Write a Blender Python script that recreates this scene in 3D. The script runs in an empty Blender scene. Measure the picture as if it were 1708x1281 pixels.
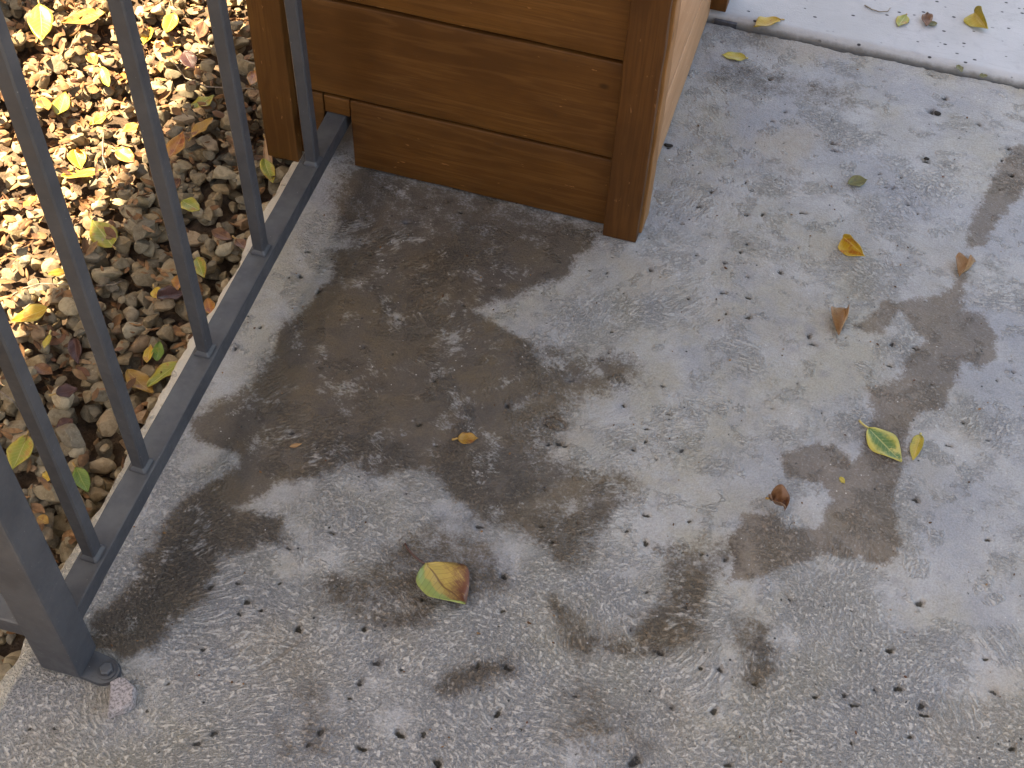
import bpy, bmesh, math, random
import numpy as np
from mathutils import Vector, Matrix, Euler, noise as mn

rng = np.random.default_rng(7)
random.seed(7)
scene = bpy.context.scene
COL = scene.collection

# ------------------------------------------------------------------ camera
CAM = np.array([.5387, -1.1481, 1.2166]); FPX = 2235.0
PITCH, YAW, ROLL = -.8975, -.2303, .0518
_fw = np.array([math.sin(YAW)*math.cos(PITCH), math.cos(YAW)*math.cos(PITCH), math.sin(PITCH)])
_r0 = np.array([math.cos(YAW), -math.sin(YAW), 0.0]); _u0 = np.cross(_r0, _fw)
_r = math.cos(ROLL)*_r0 + math.sin(ROLL)*_u0
_u = -math.sin(ROLL)*_r0 + math.cos(ROLL)*_u0
cd = bpy.data.cameras.new('camera'); cam = bpy.data.objects.new('camera', cd); COL.objects.link(cam)
cam.matrix_world = Matrix(((_r[0], _u[0], -_fw[0], CAM[0]), (_r[1], _u[1], -_fw[1], CAM[1]),
                           (_r[2], _u[2], -_fw[2], CAM[2]), (0, 0, 0, 1)))
cd.sensor_width = 36; cd.lens = FPX/1708*36; cd.clip_start = .02; cd.clip_end = 200
scene.camera = cam

def at(px, py, z=0.0):
    """the spot on the level z that stands at this place of the photograph"""
    d = _fw*FPX + _r*(px-854) - _u*(py-640.5)
    return CAM + d*((z-CAM[2])/d[2])

# ------------------------------------------------------------------ light
SUN_E = math.radians(58); SUN_AZ = math.radians(262)     # compass from +Y clockwise
SUN = Vector((math.sin(SUN_AZ)*math.cos(SUN_E), math.cos(SUN_AZ)*math.cos(SUN_E), math.sin(SUN_E)))
w = bpy.data.worlds.new('World'); scene.world = w; w.use_nodes = True
wn = w.node_tree.nodes; wl = w.node_tree.links
sky = wn.new('ShaderNodeTexSky'); sky.sky_type = 'NISHITA'; sky.sun_disc = False
sky.sun_elevation = SUN_E; sky.sun_rotation = SUN_AZ; sky.air_density = .7; sky.dust_density = 2.2; sky.ozone_density = .5
wl.new(sky.outputs[0], wn['Background'].inputs[0]); wn['Background'].inputs[1].default_value = .13
sl = bpy.data.lights.new('sun', 'SUN'); sl.energy = 4.8; sl.angle = math.radians(.55); sl.color = (1, .93, .82)
so = bpy.data.objects.new('sun', sl); COL.objects.link(so)
so.rotation_euler = SUN.to_track_quat('Z', 'Y').to_euler(); so.location = (-3, 0, 5)
vs = scene.view_settings
vs.view_transform = 'Standard'; vs.look = 'None'; vs.gamma = 1; vs.use_curve_mapping = False
vs.exposure = 2.68
vs.use_white_balance = True; vs.white_balance_temperature = 8500; vs.white_balance_tint = 11
cy = scene.cycles; cy.max_bounces = 5; cy.diffuse_bounces = 4; cy.glossy_bounces = 2; cy.transmission_bounces = 2
cy.caustics_reflective = False; cy.caustics_refractive = False

# ------------------------------------------------------------------ helpers
def tag(o, label=None, cat=None, group=None, kind=None):
    if label: o['label'] = label
    if cat: o['category'] = cat
    if group: o['group'] = group
    if kind: o['kind'] = kind
    return o

def empty(name, loc=(0, 0, 0), rz=0):
    o = bpy.data.objects.new(name, None); COL.objects.link(o)
    o.location = loc; o.rotation_euler = (0, 0, rz); o.empty_display_size = .05
    return o

def link(name, me, mat, parent=None):
    if mat and not me.materials: me.materials.append(mat)
    o = bpy.data.objects.new(name, me); COL.objects.link(o)
    if parent: o.parent = parent
    return o

def mesh_bm(name, bm, smooth=False):
    me = bpy.data.meshes.new(name)
    bmesh.ops.recalc_face_normals(bm, faces=bm.faces)
    bm.to_mesh(me); bm.free()
    if smooth: me.polygons.foreach_set('use_smooth', [True]*len(me.polygons))
    return me

def box_bm(lo, hi, bev=.0015, seg=2, bm=None):
    nb = bm or bmesh.new()
    r = bmesh.ops.create_cube(nb, size=1)
    for v in r['verts']:
        v.co = Vector([lo[i] + (v.co[i]+.5)*(hi[i]-lo[i]) for i in range(3)])
    if bev:
        es = list({e for v in r['verts'] for e in v.link_edges})
        bmesh.ops.bevel(nb, geom=es, offset=bev, segments=seg, affect='EDGES', profile=.6)
    return nb

def warp(bm, amp, scale, seed=0):
    for v in bm.verts:
        p = v.co*scale + Vector((seed*3.1, seed*1.7, seed*.9))
        v.co += Vector((mn.noise(p), mn.noise(p+Vector((9, 0, 0))), mn.noise(p+Vector((0, 9, 0)))))*amp

def subdiv_long(bm, cell):
    for _ in range(6):
        es = [e for e in bm.edges if e.calc_length() > cell]
        if not es: break
        bmesh.ops.subdivide_edges(bm, edges=es, cuts=1, use_grid_fill=True)

def tube_bm(pts, rad, n=8, bm=None, cap=True):
    nb = bm or bmesh.new()
    rings = []
    P = [Vector(p) for p in pts]
    for i, p in enumerate(P):
        t = (P[min(i+1, len(P)-1)] - P[max(i-1, 0)]).normalized()
        a = t.cross(Vector((0, 0, 1)));
        if a.length < 1e-3: a = t.cross(Vector((1, 0, 0)))
        a.normalize(); b = t.cross(a)
        r = rad[i] if hasattr(rad, '__len__') else rad
        rings.append([nb.verts.new(p + (a*math.cos(k*2*math.pi/n) + b*math.sin(k*2*math.pi/n))*r) for k in range(n)])
    for i in range(len(rings)-1):
        for k in range(n):
            nb.faces.new((rings[i][k], rings[i][(k+1) % n], rings[i+1][(k+1) % n], rings[i+1][k]))
    if cap:
        nb.faces.new(rings[0][::-1]); nb.faces.new(rings[-1])
    return nb

class NT:
    """small node-tree builder"""
    def __init__(s, name):
        s.m = bpy.data.materials.new(name); s.m.use_nodes = True
        s.t = s.m.node_tree; s.n = s.t.nodes; s.b = s.n['Principled BSDF']
        s.pos = s.n.new('ShaderNodeTexCoord').outputs['Object']
    def put(s, sock, v):
        if hasattr(v, 'is_output'): s.t.links.new(v, sock)
        elif isinstance(v, (tuple, list)) and len(v) == 3 and sock.type == 'RGBA': sock.default_value = (*v, 1)
        else: sock.default_value = v
    def noise(s, scale, detail=4, rough=.55, vec=None, dist=0, out=0):
        n = s.n.new('ShaderNodeTexNoise'); s.put(n.inputs['Vector'], vec or s.pos)
        n.inputs['Scale'].default_value = scale; n.inputs['Detail'].default_value = detail
        n.inputs['Roughness'].default_value = rough; n.inputs['Distortion'].default_value = dist
        return n.outputs[out]
    def voro(s, scale, vec=None, feat='F1', out='Distance', rnd=1):
        n = s.n.new('ShaderNodeTexVoronoi'); n.feature = feat; s.put(n.inputs['Vector'], vec or s.pos)
        n.inputs['Scale'].default_value = scale; n.inputs['Randomness'].default_value = rnd
        return n.outputs[out]
    def math(s, op, a, b=0.0, c=0.0, clamp=False):
        n = s.n.new('ShaderNodeMath'); n.operation = op; n.use_clamp = clamp
        for i, v in enumerate((a, b, c)): s.put(n.inputs[i], v)
        return n.outputs[0]
    def ramp(s, v, a, b, lo=0.0, hi=1.0):
        n = s.n.new('ShaderNodeMapRange'); n.interpolation_type = 'SMOOTHSTEP'
        for i, x in enumerate((v, a, b, lo, hi)): s.put(n.inputs[i], x)
        return n.outputs[0]
    def mix(s, f, a, b, mode='MIX'):
        n = s.n.new('ShaderNodeMix'); n.data_type = 'RGBA'; n.blend_type = mode; n.clamp_factor = True
        s.put(n.inputs[0], f); s.put(n.inputs[6], a); s.put(n.inputs[7], b)
        return n.outputs[2]
    def mapping(s, scale=(1, 1, 1), rot=(0, 0, 0), loc=(0, 0, 0), vec=None):
        n = s.n.new('ShaderNodeMapping'); s.put(n.inputs[0], vec or s.pos)
        n.inputs[1].default_value = loc; n.inputs[2].default_value = rot; n.inputs[3].default_value = scale
        return n.outputs[0]
    def attr(s, name, out='Fac', typ='GEOMETRY'):
        n = s.n.new('ShaderNodeAttribute'); n.attribute_name = name; n.attribute_type = typ
        return n.outputs[out]
    def vadd(s, a, b):
        n = s.n.new('ShaderNodeVectorMath'); n.operation = 'ADD'; s.put(n.inputs[0], a); s.put(n.inputs[1], b)
        return n.outputs[0]
    def vscale(s, a, k):
        n = s.n.new('ShaderNodeVectorMath'); n.operation = 'SCALE'; s.put(n.inputs[0], a); s.put(n.inputs['Scale'], k)
        return n.outputs[0]
    def bump(s, h, strength=.5, dist=.002, prev=None):
        n = s.n.new('ShaderNodeBump'); s.put(n.inputs['Height'], h)
        n.inputs['Strength'].default_value = strength; n.inputs['Distance'].default_value = dist
        if prev: s.put(n.inputs['Normal'], prev)
        return n.outputs[0]
    def rand(s):
        return s.n.new('ShaderNodeObjectInfo').outputs['Random']
    def out(s, col, rough=.7, normal=None, spec=.5, **kw):
        s.put(s.b.inputs['Base Color'], col); s.put(s.b.inputs['Roughness'], rough)
        s.put(s.b.inputs['Specular IOR Level'], spec)
        if normal: s.put(s.b.inputs['Normal'], normal)
        for k, v in kw.items(): s.put(s.b.inputs[k], v)
        return s.m

# ------------------------------------------------------------------ materials
def mat_patio():
    s = NT('weathered_concrete')
    big = s.noise(2.6, 5, .62); mid = s.noise(11, 5, .65); m2 = s.noise(34, 4, .65); fine = s.noise(480, 2, .6)
    col = s.mix(s.ramp(big, .40, .60), (.325, .330, .332), (.368, .345, .278))
    col = s.mix(s.ramp(mid, .42, .64, 0, .8), col, (.425, .420, .398))
    col = s.mix(s.ramp(m2, .52, .72, 0, .55), col, (.228, .230, .226))
    col = s.mix(s.ramp(s.noise(5.5, 4, .6, vec=s.mapping(loc=(7, 3, 0))), .52, .70, 0, .55), col, (.37, .315, .225))
    col = s.mix(s.ramp(s.noise(6.5, 4, .65, vec=s.mapping(loc=(2, 9, 0))), .50, .66, 0, .55), col, (.28, .29, .305))
    # brushed, peeled paste: worm-like ridges that follow the trowel sweeps
    sweep = s.noise(3.2, 2, .5, out=1)
    v = s.vadd(s.pos, s.vscale(sweep, .30))
    worm = s.noise(1, 2, .55, vec=s.mapping((195, 310, 200), (0, 0, .5), vec=v), dist=.5)
    worm2 = s.noise(285, 3, .62, dist=.5)
    rough_zone = s.ramp(s.math('ADD', s.noise(7.5, 5, .68), s.math('MULTIPLY', s.attr('rough'), .25)), .50, .66)
    spots = s.ramp(s.noise(27, 3, .6), .56, .62)
    rz = s.math('MAXIMUM', s.math('MAXIMUM', rough_zone, s.math('MULTIPLY', spots, .85)), .13)
    ridge = s.math('MAXIMUM', s.math('MULTIPLY', s.ramp(worm, .44, .62), .8), s.math('MULTIPLY', s.ramp(worm2, .47, .62), .85))
    col = s.mix(s.math('MULTIPLY', s.math('MULTIPLY', ridge, rz), .58), col, (.58, .54, .465))
    low = s.math('MULTIPLY', s.math('MAXIMUM', s.ramp(worm2, .46, .34), s.math('MULTIPLY', s.ramp(worm, .44, .32), .7)), s.math('ADD', s.math('MULTIPLY', s.math('MULTIPLY', rough_zone, s.attr('rough')), .38), s.math('MULTIPLY', rough_zone, .22)))
    col = s.mix(s.math('MULTIPLY', low, .75), col, (.15, .148, .135))
    # damp stains, plus the shade painted on in front of the planter
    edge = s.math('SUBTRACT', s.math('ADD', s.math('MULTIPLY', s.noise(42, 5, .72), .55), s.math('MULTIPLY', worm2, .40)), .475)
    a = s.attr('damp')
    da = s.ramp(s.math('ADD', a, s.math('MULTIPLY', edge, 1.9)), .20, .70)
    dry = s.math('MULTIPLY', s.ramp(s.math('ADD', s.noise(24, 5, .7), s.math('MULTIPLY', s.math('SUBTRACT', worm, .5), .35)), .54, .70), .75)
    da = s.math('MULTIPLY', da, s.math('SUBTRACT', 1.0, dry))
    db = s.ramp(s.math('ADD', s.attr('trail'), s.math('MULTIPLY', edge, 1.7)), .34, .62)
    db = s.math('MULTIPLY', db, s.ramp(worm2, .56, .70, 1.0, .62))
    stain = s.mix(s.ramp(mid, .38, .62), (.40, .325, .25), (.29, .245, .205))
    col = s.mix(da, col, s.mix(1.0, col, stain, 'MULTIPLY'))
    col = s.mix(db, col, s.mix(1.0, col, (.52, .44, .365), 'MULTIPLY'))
    # dirt in pits, fine specks
    p = s.ramp(s.math('ADD', s.attr('pit'), s.math('MULTIPLY', s.math('SUBTRACT', worm2, .5), .7)), .45, .80)
    col = s.mix(s.math('MULTIPLY', p, .9), col, (.05, .047, .032))
    col = s.mix(s.math('MULTIPLY', s.attr('halo'), .5), col, (.12, .125, .14))
    sp = s.ramp(s.voro(60), .11, .05)
    col = s.mix(s.math('MULTIPLY', sp, s.ramp(m2, .52, .56)), col, (.04, .04, .04))
    wht = s.ramp(s.voro(95, s.mapping(loc=(3, 1, 0))), .10, .05)
    col = s.mix(s.math('MULTIPLY', wht, s.ramp(mid, .52, .56)), col, (.60, .57, .52))
    col = s.mix(s.ramp(fine, .35, .68, 0, .45), col, s.mix(1.0, col, (.62, .62, .62), 'MULTIPLY'))
    col = s.mix(s.ramp(s.math('ADD', s.attr('rim'), s.math('MULTIPLY', s.math('SUBTRACT', m2, .5), .8)), .35, .65), col, (.62, .56, .44))
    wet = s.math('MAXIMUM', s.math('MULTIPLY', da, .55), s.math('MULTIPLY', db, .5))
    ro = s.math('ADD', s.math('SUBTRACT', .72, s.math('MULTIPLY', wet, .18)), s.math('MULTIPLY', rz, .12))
    h = s.math('ADD', s.math('SUBTRACT', s.math('MULTIPLY', ridge, rz), low), s.math('MULTIPLY', fine, .3))
    h = s.math('ADD', h, s.math('MULTIPLY', mid, .8))
    return s.out(col, ro, s.bump(h, 1.0, .003), .4)

def mat_walk():
    s = NT('pale_concrete')
    col = s.mix(s.ramp(s.noise(4, 5, .6), .35, .65), (.42, .425, .415), (.495, .50, .495))
    col = s.mix(s.ramp(s.noise(60, 5, .65), .5, .75, 0, .5), col, (.36, .36, .365))
    st = s.mapping((1, 7, 1), (0, 0, .1))
    col = s.mix(s.ramp(s.noise(40, 4, .6, vec=st), .52, .75, 0, .4), col, (.36, .355, .35))
    col = s.mix(s.math('MULTIPLY', s.ramp(s.voro(44, s.mapping((1, 1.6, 1))), .16, .09), s.ramp(s.noise(23, 2), .34, .42)), col, (.045, .045, .05))
    g = s.attr('joint_dark')
    col = s.mix(s.ramp(s.math('ADD', g, s.math('MULTIPLY', s.math('SUBTRACT', s.noise(70, 4), .5), .7)), .3, .9), col, (.20, .195, .18))
    return s.out(col, .8, s.bump(s.noise(380, 4, .6), .5, .0012), .35)

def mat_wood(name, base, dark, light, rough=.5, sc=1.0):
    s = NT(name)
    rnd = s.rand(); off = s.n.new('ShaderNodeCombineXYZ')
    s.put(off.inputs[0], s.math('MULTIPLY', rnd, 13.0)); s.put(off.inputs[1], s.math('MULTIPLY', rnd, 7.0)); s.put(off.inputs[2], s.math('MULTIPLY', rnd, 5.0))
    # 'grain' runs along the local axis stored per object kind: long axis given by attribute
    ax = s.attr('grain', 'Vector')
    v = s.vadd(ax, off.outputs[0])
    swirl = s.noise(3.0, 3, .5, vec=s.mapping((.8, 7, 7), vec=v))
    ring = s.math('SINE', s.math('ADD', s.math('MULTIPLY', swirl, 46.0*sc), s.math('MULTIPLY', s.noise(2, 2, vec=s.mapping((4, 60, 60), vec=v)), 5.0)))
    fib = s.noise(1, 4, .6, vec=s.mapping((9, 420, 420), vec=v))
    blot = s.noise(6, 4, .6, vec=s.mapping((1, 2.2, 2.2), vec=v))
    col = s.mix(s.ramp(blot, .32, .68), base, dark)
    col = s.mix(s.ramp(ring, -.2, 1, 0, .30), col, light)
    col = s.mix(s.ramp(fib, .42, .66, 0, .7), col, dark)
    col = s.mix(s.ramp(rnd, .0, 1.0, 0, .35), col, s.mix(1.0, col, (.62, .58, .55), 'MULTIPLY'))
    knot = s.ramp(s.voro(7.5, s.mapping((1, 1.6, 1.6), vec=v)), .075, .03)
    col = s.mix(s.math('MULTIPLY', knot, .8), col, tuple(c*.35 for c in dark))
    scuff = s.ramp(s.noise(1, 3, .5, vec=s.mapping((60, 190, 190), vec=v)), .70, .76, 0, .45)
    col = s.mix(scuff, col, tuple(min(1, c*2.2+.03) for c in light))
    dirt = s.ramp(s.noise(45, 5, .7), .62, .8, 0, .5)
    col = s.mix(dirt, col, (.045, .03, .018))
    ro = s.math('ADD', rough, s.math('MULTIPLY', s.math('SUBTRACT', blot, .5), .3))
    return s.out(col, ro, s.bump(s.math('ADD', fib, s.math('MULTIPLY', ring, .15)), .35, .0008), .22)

def mat_paint():
    s = NT('grey_metal_paint')
    col = s.mix(s.ramp(s.noise(14, 5, .6), .35, .7), (.042, .044, .050), (.060, .062, .068))
    dust = s.n.new('ShaderNodeNewGeometry').outputs['Normal']
    sep = s.n.new('ShaderNodeSeparateXYZ'); s.put(sep.inputs[0], dust)
    du = s.math('MULTIPLY', s.ramp(sep.outputs[2], .3, .9), s.ramp(s.noise(34, 5, .65), .3, .7, .35, 1))
    col = s.mix(s.math('MULTIPLY', du, .75), col, (.115, .122, .12))
    col = s.mix(s.ramp(s.noise(90, 4, .7), .66, .74, 0, .7), col, (.03, .03, .033))
    col = s.mix(s.ramp(s.voro(110), .07, .04, 0, .6), col, (.3, .3, .29))
    return s.out(col, s.ramp(s.noise(60, 4), .3, .7, .42, .62), s.bump(s.noise(160, 3), .25, .001), .45)

def mat_stone():
    s = NT('pebble_stone')
    r = s.attr('tone')                                   # per pebble 0..1
    ro = s.n.new('ShaderNodeValToRGB'); s.put(ro.inputs[0], r)
    e = ro.color_ramp.elements
    cols = [(0, (.19, .18, .155)), (.22, (.29, .26, .205)), (.4, (.36, .30, .205)), (.55, (.235, .22, .19)), (.68, (.43, .385, .29)), (.8, (.34, .23, .155)), (.92, (.52, .475, .38)), (1, (.165, .16, .15))]
    e[0].position, e[0].color = cols[0][0], (*cols[0][1], 1); e[1].position, e[1].color = cols[-1][0], (*cols[-1][1], 1)
    for p, c in cols[1:-1]:
        k = e.new(p); k.color = (*c, 1)
    col = ro.outputs[0]
    g = s.n.new('ShaderNodeNewGeometry').outputs['Position']
    col = s.mix(s.ramp(s.noise(140, 5, .65, vec=g), .4, .66, 0, .65), col, s.mix(1.0, col, (.55, .5, .44), 'MULTIPLY'))
    col = s.mix(s.ramp(s.noise(420, 3, .6, vec=g), .58, .72, 0, .5), col, (.5, .46, .39))
    col = s.mix(s.ramp(s.noise(18, 3, .6, vec=g), .5, .7, 0, .6), col, (.17, .125, .08))
    col = s.mix(1.0, col, (.92, .83, .66), 'MULTIPLY')
    return s.out(col, .85, s.bump(s.noise(500, 4, .6, vec=g), .5, .0012), .3)

def mat_soil():
    s = NT('brown_soil')
    col = s.mix(s.ramp(s.noise(60, 5, .65), .35, .65), (.075, .05, .032), (.16, .11, .07))
    return s.out(col, .95, s.bump(s.noise(240, 5, .7), 1, .004), .2)

def mat_litter():
    s = NT('dry_leaf_litter')
    r = s.attr('tone')
    ro = s.n.new('ShaderNodeValToRGB'); s.put(ro.inputs[0], r); e = ro.color_ramp.elements
    cols = [(0, (.10, .05, .024)), (.3, (.20, .10, .042)), (.55, (.29, .15, .062)), (.75, (.35, .20, .09)), (.9, (.14, .06, .036)), (1, (.40, .27, .13))]
    e[0].color = (*cols[0][1], 1); e[1].color = (*cols[-1][1], 1)
    for p, c in cols[1:-1]:
        k = e.new(p); k.color = (*c, 1)
    col = s.mix(s.ramp(s.noise(190, 3), .4, .7, 0, .5), ro.outputs[0], (.08, .045, .025))
    return s.out(col, .75, s.bump(s.noise(500, 3), .4, .001), .3)

def mat_leaf(name, mid, edge, patch, vein, amt=.5, side=0.0, tip=0.0, patch2=None, rough=.42):
    """mid -> edge colour across the blade, noise patches, paler or darker midrib and side veins;
    side shifts the patches to one half, tip gathers them at the end"""
    s = NT(name)
    lu, lv = s.attr('lu'), s.attr('lv')
    av = s.math('ABSOLUTE', lv)
    g = s.n.new('ShaderNodeNewGeometry').outputs['Position']
    n = s.noise(75, 4, .65, vec=g); n2 = s.noise(230, 3, .6, vec=g)
    if tip > .5: n = s.noise(60, 4, .65)
    col = s.mix(s.ramp(s.math('ADD', av, s.math('MULTIPLY', s.math('SUBTRACT', n, .5), 1.3)), .3, .85), mid, edge)
    k = s.math('ADD', s.math('ADD', n, s.math('MULTIPLY', lv, side)), s.math('MULTIPLY', s.math('SUBTRACT', lu, .5), tip))
    col = s.mix(s.ramp(k, .66-.3*amt, .80-.3*amt), col, patch)
    if tip > .5:
        st = s.noise(1, 3, .6, vec=s.mapping((700, 90, 200), (0, 0, .5)))
        k2 = s.math('ADD', s.math('ADD', s.math('MULTIPLY', n, .8), s.math('MULTIPLY', st, .7)), s.math('ADD', s.math('MULTIPLY', lv, side*1.2), s.math('MULTIPLY', s.math('SUBTRACT', lu, .5), tip*.8)))
        col = s.mix(s.ramp(k2, .62, 1.15), (.60, .45, .12), patch)
        col = s.mix(s.math('MULTIPLY', s.ramp(st, .60, .68), .5), col, (.62, .47, .15))
        col = s.mix(s.ramp(s.math('ADD', lv, s.math('MULTIPLY', s.math('SUBTRACT', n, .5), .8)), .42, .58), col, (.34, .42, .12))
    elif patch2: col = s.mix(s.ramp(s.math('SUBTRACT', n2, s.math('MULTIPLY', lv, side*.6)), .6, .72), col, patch2)
    sv = s.math('SINE', s.math('MULTIPLY', s.math('SUBTRACT', lu, s.math('MULTIPLY', av, .22)), 62.0))
    vv = s.math('MAXIMUM', s.ramp(av, .07, .02), s.math('MULTIPLY', s.ramp(sv, .86, 1.0), .45))
    col = s.mix(s.math('MULTIPLY', vv, .7), col, vein)
    col = s.mix(s.ramp(n2, .68, .76, 0, .6), col, tuple(c*.45 for c in patch))
    col = s.mix(1.0, col, (.80, .78, .80), 'MULTIPLY')
    m = s.out(col, rough, s.bump(s.math('SUBTRACT', n2, s.math('MULTIPLY', vv, 1.2)), .35, .0008), .4)
    s.put(s.b.inputs['Transmission Weight'], 0.0)
    return m

def mat_plain(name, c, rough=.8, var=.4, sc=60, bump=.5):
    s = NT(name)
    col = s.mix(s.ramp(s.noise(sc, 5, .65), .35, .7), c, tuple(x*(1-var) for x in c))
    return s.out(col, rough, s.bump(s.noise(sc*4, 4, .6), bump, .002), .3)

M = {
 'patio': mat_patio(), 'walk': mat_walk(), 'paint': mat_paint(), 'stone': mat_stone(), 'soil': mat_soil(), 'litter': mat_litter(),
 'wood': mat_wood('stained_wood', (.148, .061, .014), (.092, .036, .008), (.205, .092, .026)),
 'side': mat_wood('skylit_wood', (.46, .255, .135), (.37, .195, .095), (.53, .31, .18), .6),  # stained wood made paler, the sky light on the right side painted in
 'edge': mat_wood('skylit_trim', (.30, .145, .050), (.22, .10, .032), (.36, .19, .075)),  # lighter trim colour, with the sky light on the side corner painted in
 'trim2': mat_wood('stained_trim_dark', (.100, .038, .008), (.065, .024, .005), (.130, .053, .013), .6),
 'trim': mat_wood('stained_trim', (.150, .062, .015), (.095, .038, .009), (.185, .082, .022)),
 'pale': mat_plain('bare_concrete_edge', (.52, .47, .38), .85, .35, 45),
 'stucco': mat_plain('tan_stucco', (.45, .38, .30), .9, .15, 20),
 'roofm': mat_plain('roof_boards', (.40, .36, .32), .8, .2, 8),
 'rubber': mat_plain('black_debris', (.035, .028, .02), .85, .6, 300),
 'twig': mat_plain('grey_twig', (.32, .26, .19), .8, .5, 120),
 'granite': mat_plain('pinkish_stone_chip', (.58, .52, .50), .85, .7, 420, 1.0),
 'metal': mat_plain('dull_metal', (.10, .10, .11), .5, .4, 120),
}
LM = {
 'yellow': mat_leaf('yellow_leaf', (.62, .40, .035), (.66, .46, .07), (.50, .20, .03), (.75, .58, .18), .45),
 'lemon': mat_leaf('lemon_leaf', (.60, .47, .075), (.50, .42, .06), (.30, .30, .05), (.72, .62, .25), .4),
 'ochre': mat_leaf('ochre_leaf', (.42, .24, .045), (.48, .27, .05), (.28, .11, .035), (.55, .36, .12), .5),
 'orange': mat_leaf('orange_leaf', (.48, .20, .045), (.52, .26, .05), (.33, .09, .035), (.58, .34, .13), .5),
 'brown': mat_leaf('brown_leaf', (.22, .105, .045), (.25, .125, .055), (.12, .05, .028), (.30, .17, .09), .5),
 'dark': mat_leaf('dark_brown_leaf', (.085, .035, .026), (.10, .045, .03), (.05, .022, .018), (.14, .08, .06), .5),
 'green': mat_leaf('green_leaf', (.13, .24, .035), (.17, .27, .04), (.35, .34, .05), (.35, .40, .12), .3),
 'greenyellow': mat_leaf('green_yellow_leaf', (.30, .33, .045), (.50, .42, .06), (.45, .24, .05), (.62, .55, .20), .5),
 'variegated': mat_leaf('green_leaf_with_yellow_rim', (.10, .20, .04), (.60, .52, .10), (.62, .52, .13), (.55, .52, .16), .3, 0.0, .48, (.30, .36, .07)),
 'tricolour': mat_leaf('yellow_green_brown_leaf', (.60, .42, .07), (.58, .42, .08), (.20, .085, .05), (.17, .07, .04), .42, -.30, .95, (.36, .42, .09)),
 'olive': mat_leaf('olive_leaf', (.16, .16, .05), (.20, .19, .06), (.10, .09, .04), (.28, .26, .10), .4),
 'tan': mat_leaf('tan_leaf', (.50, .30, .13), (.40, .22, .09), (.26, .12, .05), (.6, .42, .22), .35),
}

# ------------------------------------------------------------------ the patio slab
def vnoise(x, y, scale, seed, octaves=3):
    out = np.zeros_like(x); amp = 1.0; tot = 0
    for o in range(octaves):
        g = np.random.default_rng(seed+o*17).random((257, 257))
        fx = x*scale*(2**o) + 50.3; fy = y*scale*(2**o) + 50.7
        ix = np.floor(fx).astype(int); iy = np.floor(fy).astype(int)
        tx = fx-ix; ty = fy-iy; tx = tx*tx*(3-2*tx); ty = ty*ty*(3-2*ty)
        a = g[ix % 256, iy % 256]; b = g[(ix+1) % 256, iy % 256]; c = g[ix % 256, (iy+1) % 256]; d = g[(ix+1) % 256, (iy+1) % 256]
        out += amp*((a*(1-tx)+b*tx)*(1-ty)+(c*(1-tx)+d*tx)*ty); tot += amp; amp *= .5
    return out/tot - .5

def poly_sd(x, y, poly):
    """signed distance to a closed outline, negative inside"""
    P = np.array(poly); Q = np.roll(P, -1, 0)
    d2 = np.full(x.shape, 1e9); ins = np.zeros(x.shape, bool)
    for (ax, ay), (bx, by) in zip(P, Q):
        ex, ey = bx-ax, by-ay
        t = np.clip(((x-ax)*ex+(y-ay)*ey)/(ex*ex+ey*ey+1e-12), 0, 1)
        d2 = np.minimum(d2, (x-ax-t*ex)**2+(y-ay-t*ey)**2)
        if ay != by:
            c = ((ay > y) != (by > y)) & (x < ex*(y-ay)/(by-ay)+ax)
            ins ^= c
    d = np.sqrt(d2)
    return np.where(ins, -d, d)

TH = .026; YB = .073; DJ = .4863
def joint_y(x): return YB + DJ*math.cos(TH) - math.tan(TH)*(x - DJ*math.sin(TH))

DAMP_SHADE = [  # strength, softness, outline traced on the slab
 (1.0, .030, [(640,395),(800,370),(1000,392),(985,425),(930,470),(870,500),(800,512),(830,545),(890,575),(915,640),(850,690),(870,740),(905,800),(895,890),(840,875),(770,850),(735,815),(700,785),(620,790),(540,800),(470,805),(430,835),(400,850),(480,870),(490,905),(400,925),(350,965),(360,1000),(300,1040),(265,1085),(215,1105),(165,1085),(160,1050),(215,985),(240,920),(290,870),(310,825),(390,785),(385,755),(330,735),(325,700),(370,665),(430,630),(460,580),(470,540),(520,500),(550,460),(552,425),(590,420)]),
 (.66, .055, [(575,262),(700,290),(850,330),(1020,380),(985,430),(900,470),(640,450),(565,400),(550,330)]),  # before the planter: part damp, part shade painted into the slab colour
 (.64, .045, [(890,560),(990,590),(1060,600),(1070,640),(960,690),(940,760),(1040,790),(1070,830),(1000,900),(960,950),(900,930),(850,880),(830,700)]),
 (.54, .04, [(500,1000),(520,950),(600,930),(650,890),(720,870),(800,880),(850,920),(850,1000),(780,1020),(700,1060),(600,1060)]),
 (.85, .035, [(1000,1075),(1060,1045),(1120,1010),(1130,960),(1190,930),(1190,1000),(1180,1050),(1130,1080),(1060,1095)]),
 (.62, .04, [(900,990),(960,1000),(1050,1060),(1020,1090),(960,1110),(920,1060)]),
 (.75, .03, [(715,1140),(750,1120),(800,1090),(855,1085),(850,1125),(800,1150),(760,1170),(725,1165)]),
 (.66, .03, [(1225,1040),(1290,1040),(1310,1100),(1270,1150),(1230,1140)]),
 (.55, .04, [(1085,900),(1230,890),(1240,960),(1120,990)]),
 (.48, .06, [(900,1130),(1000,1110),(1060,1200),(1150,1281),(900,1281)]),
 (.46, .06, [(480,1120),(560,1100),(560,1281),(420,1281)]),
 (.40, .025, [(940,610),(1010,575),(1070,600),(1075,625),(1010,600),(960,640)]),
 (.40, .03, [(1170,95),(1290,110),(1430,150),(1440,190),(1300,170),(1170,140)]),
]
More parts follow.
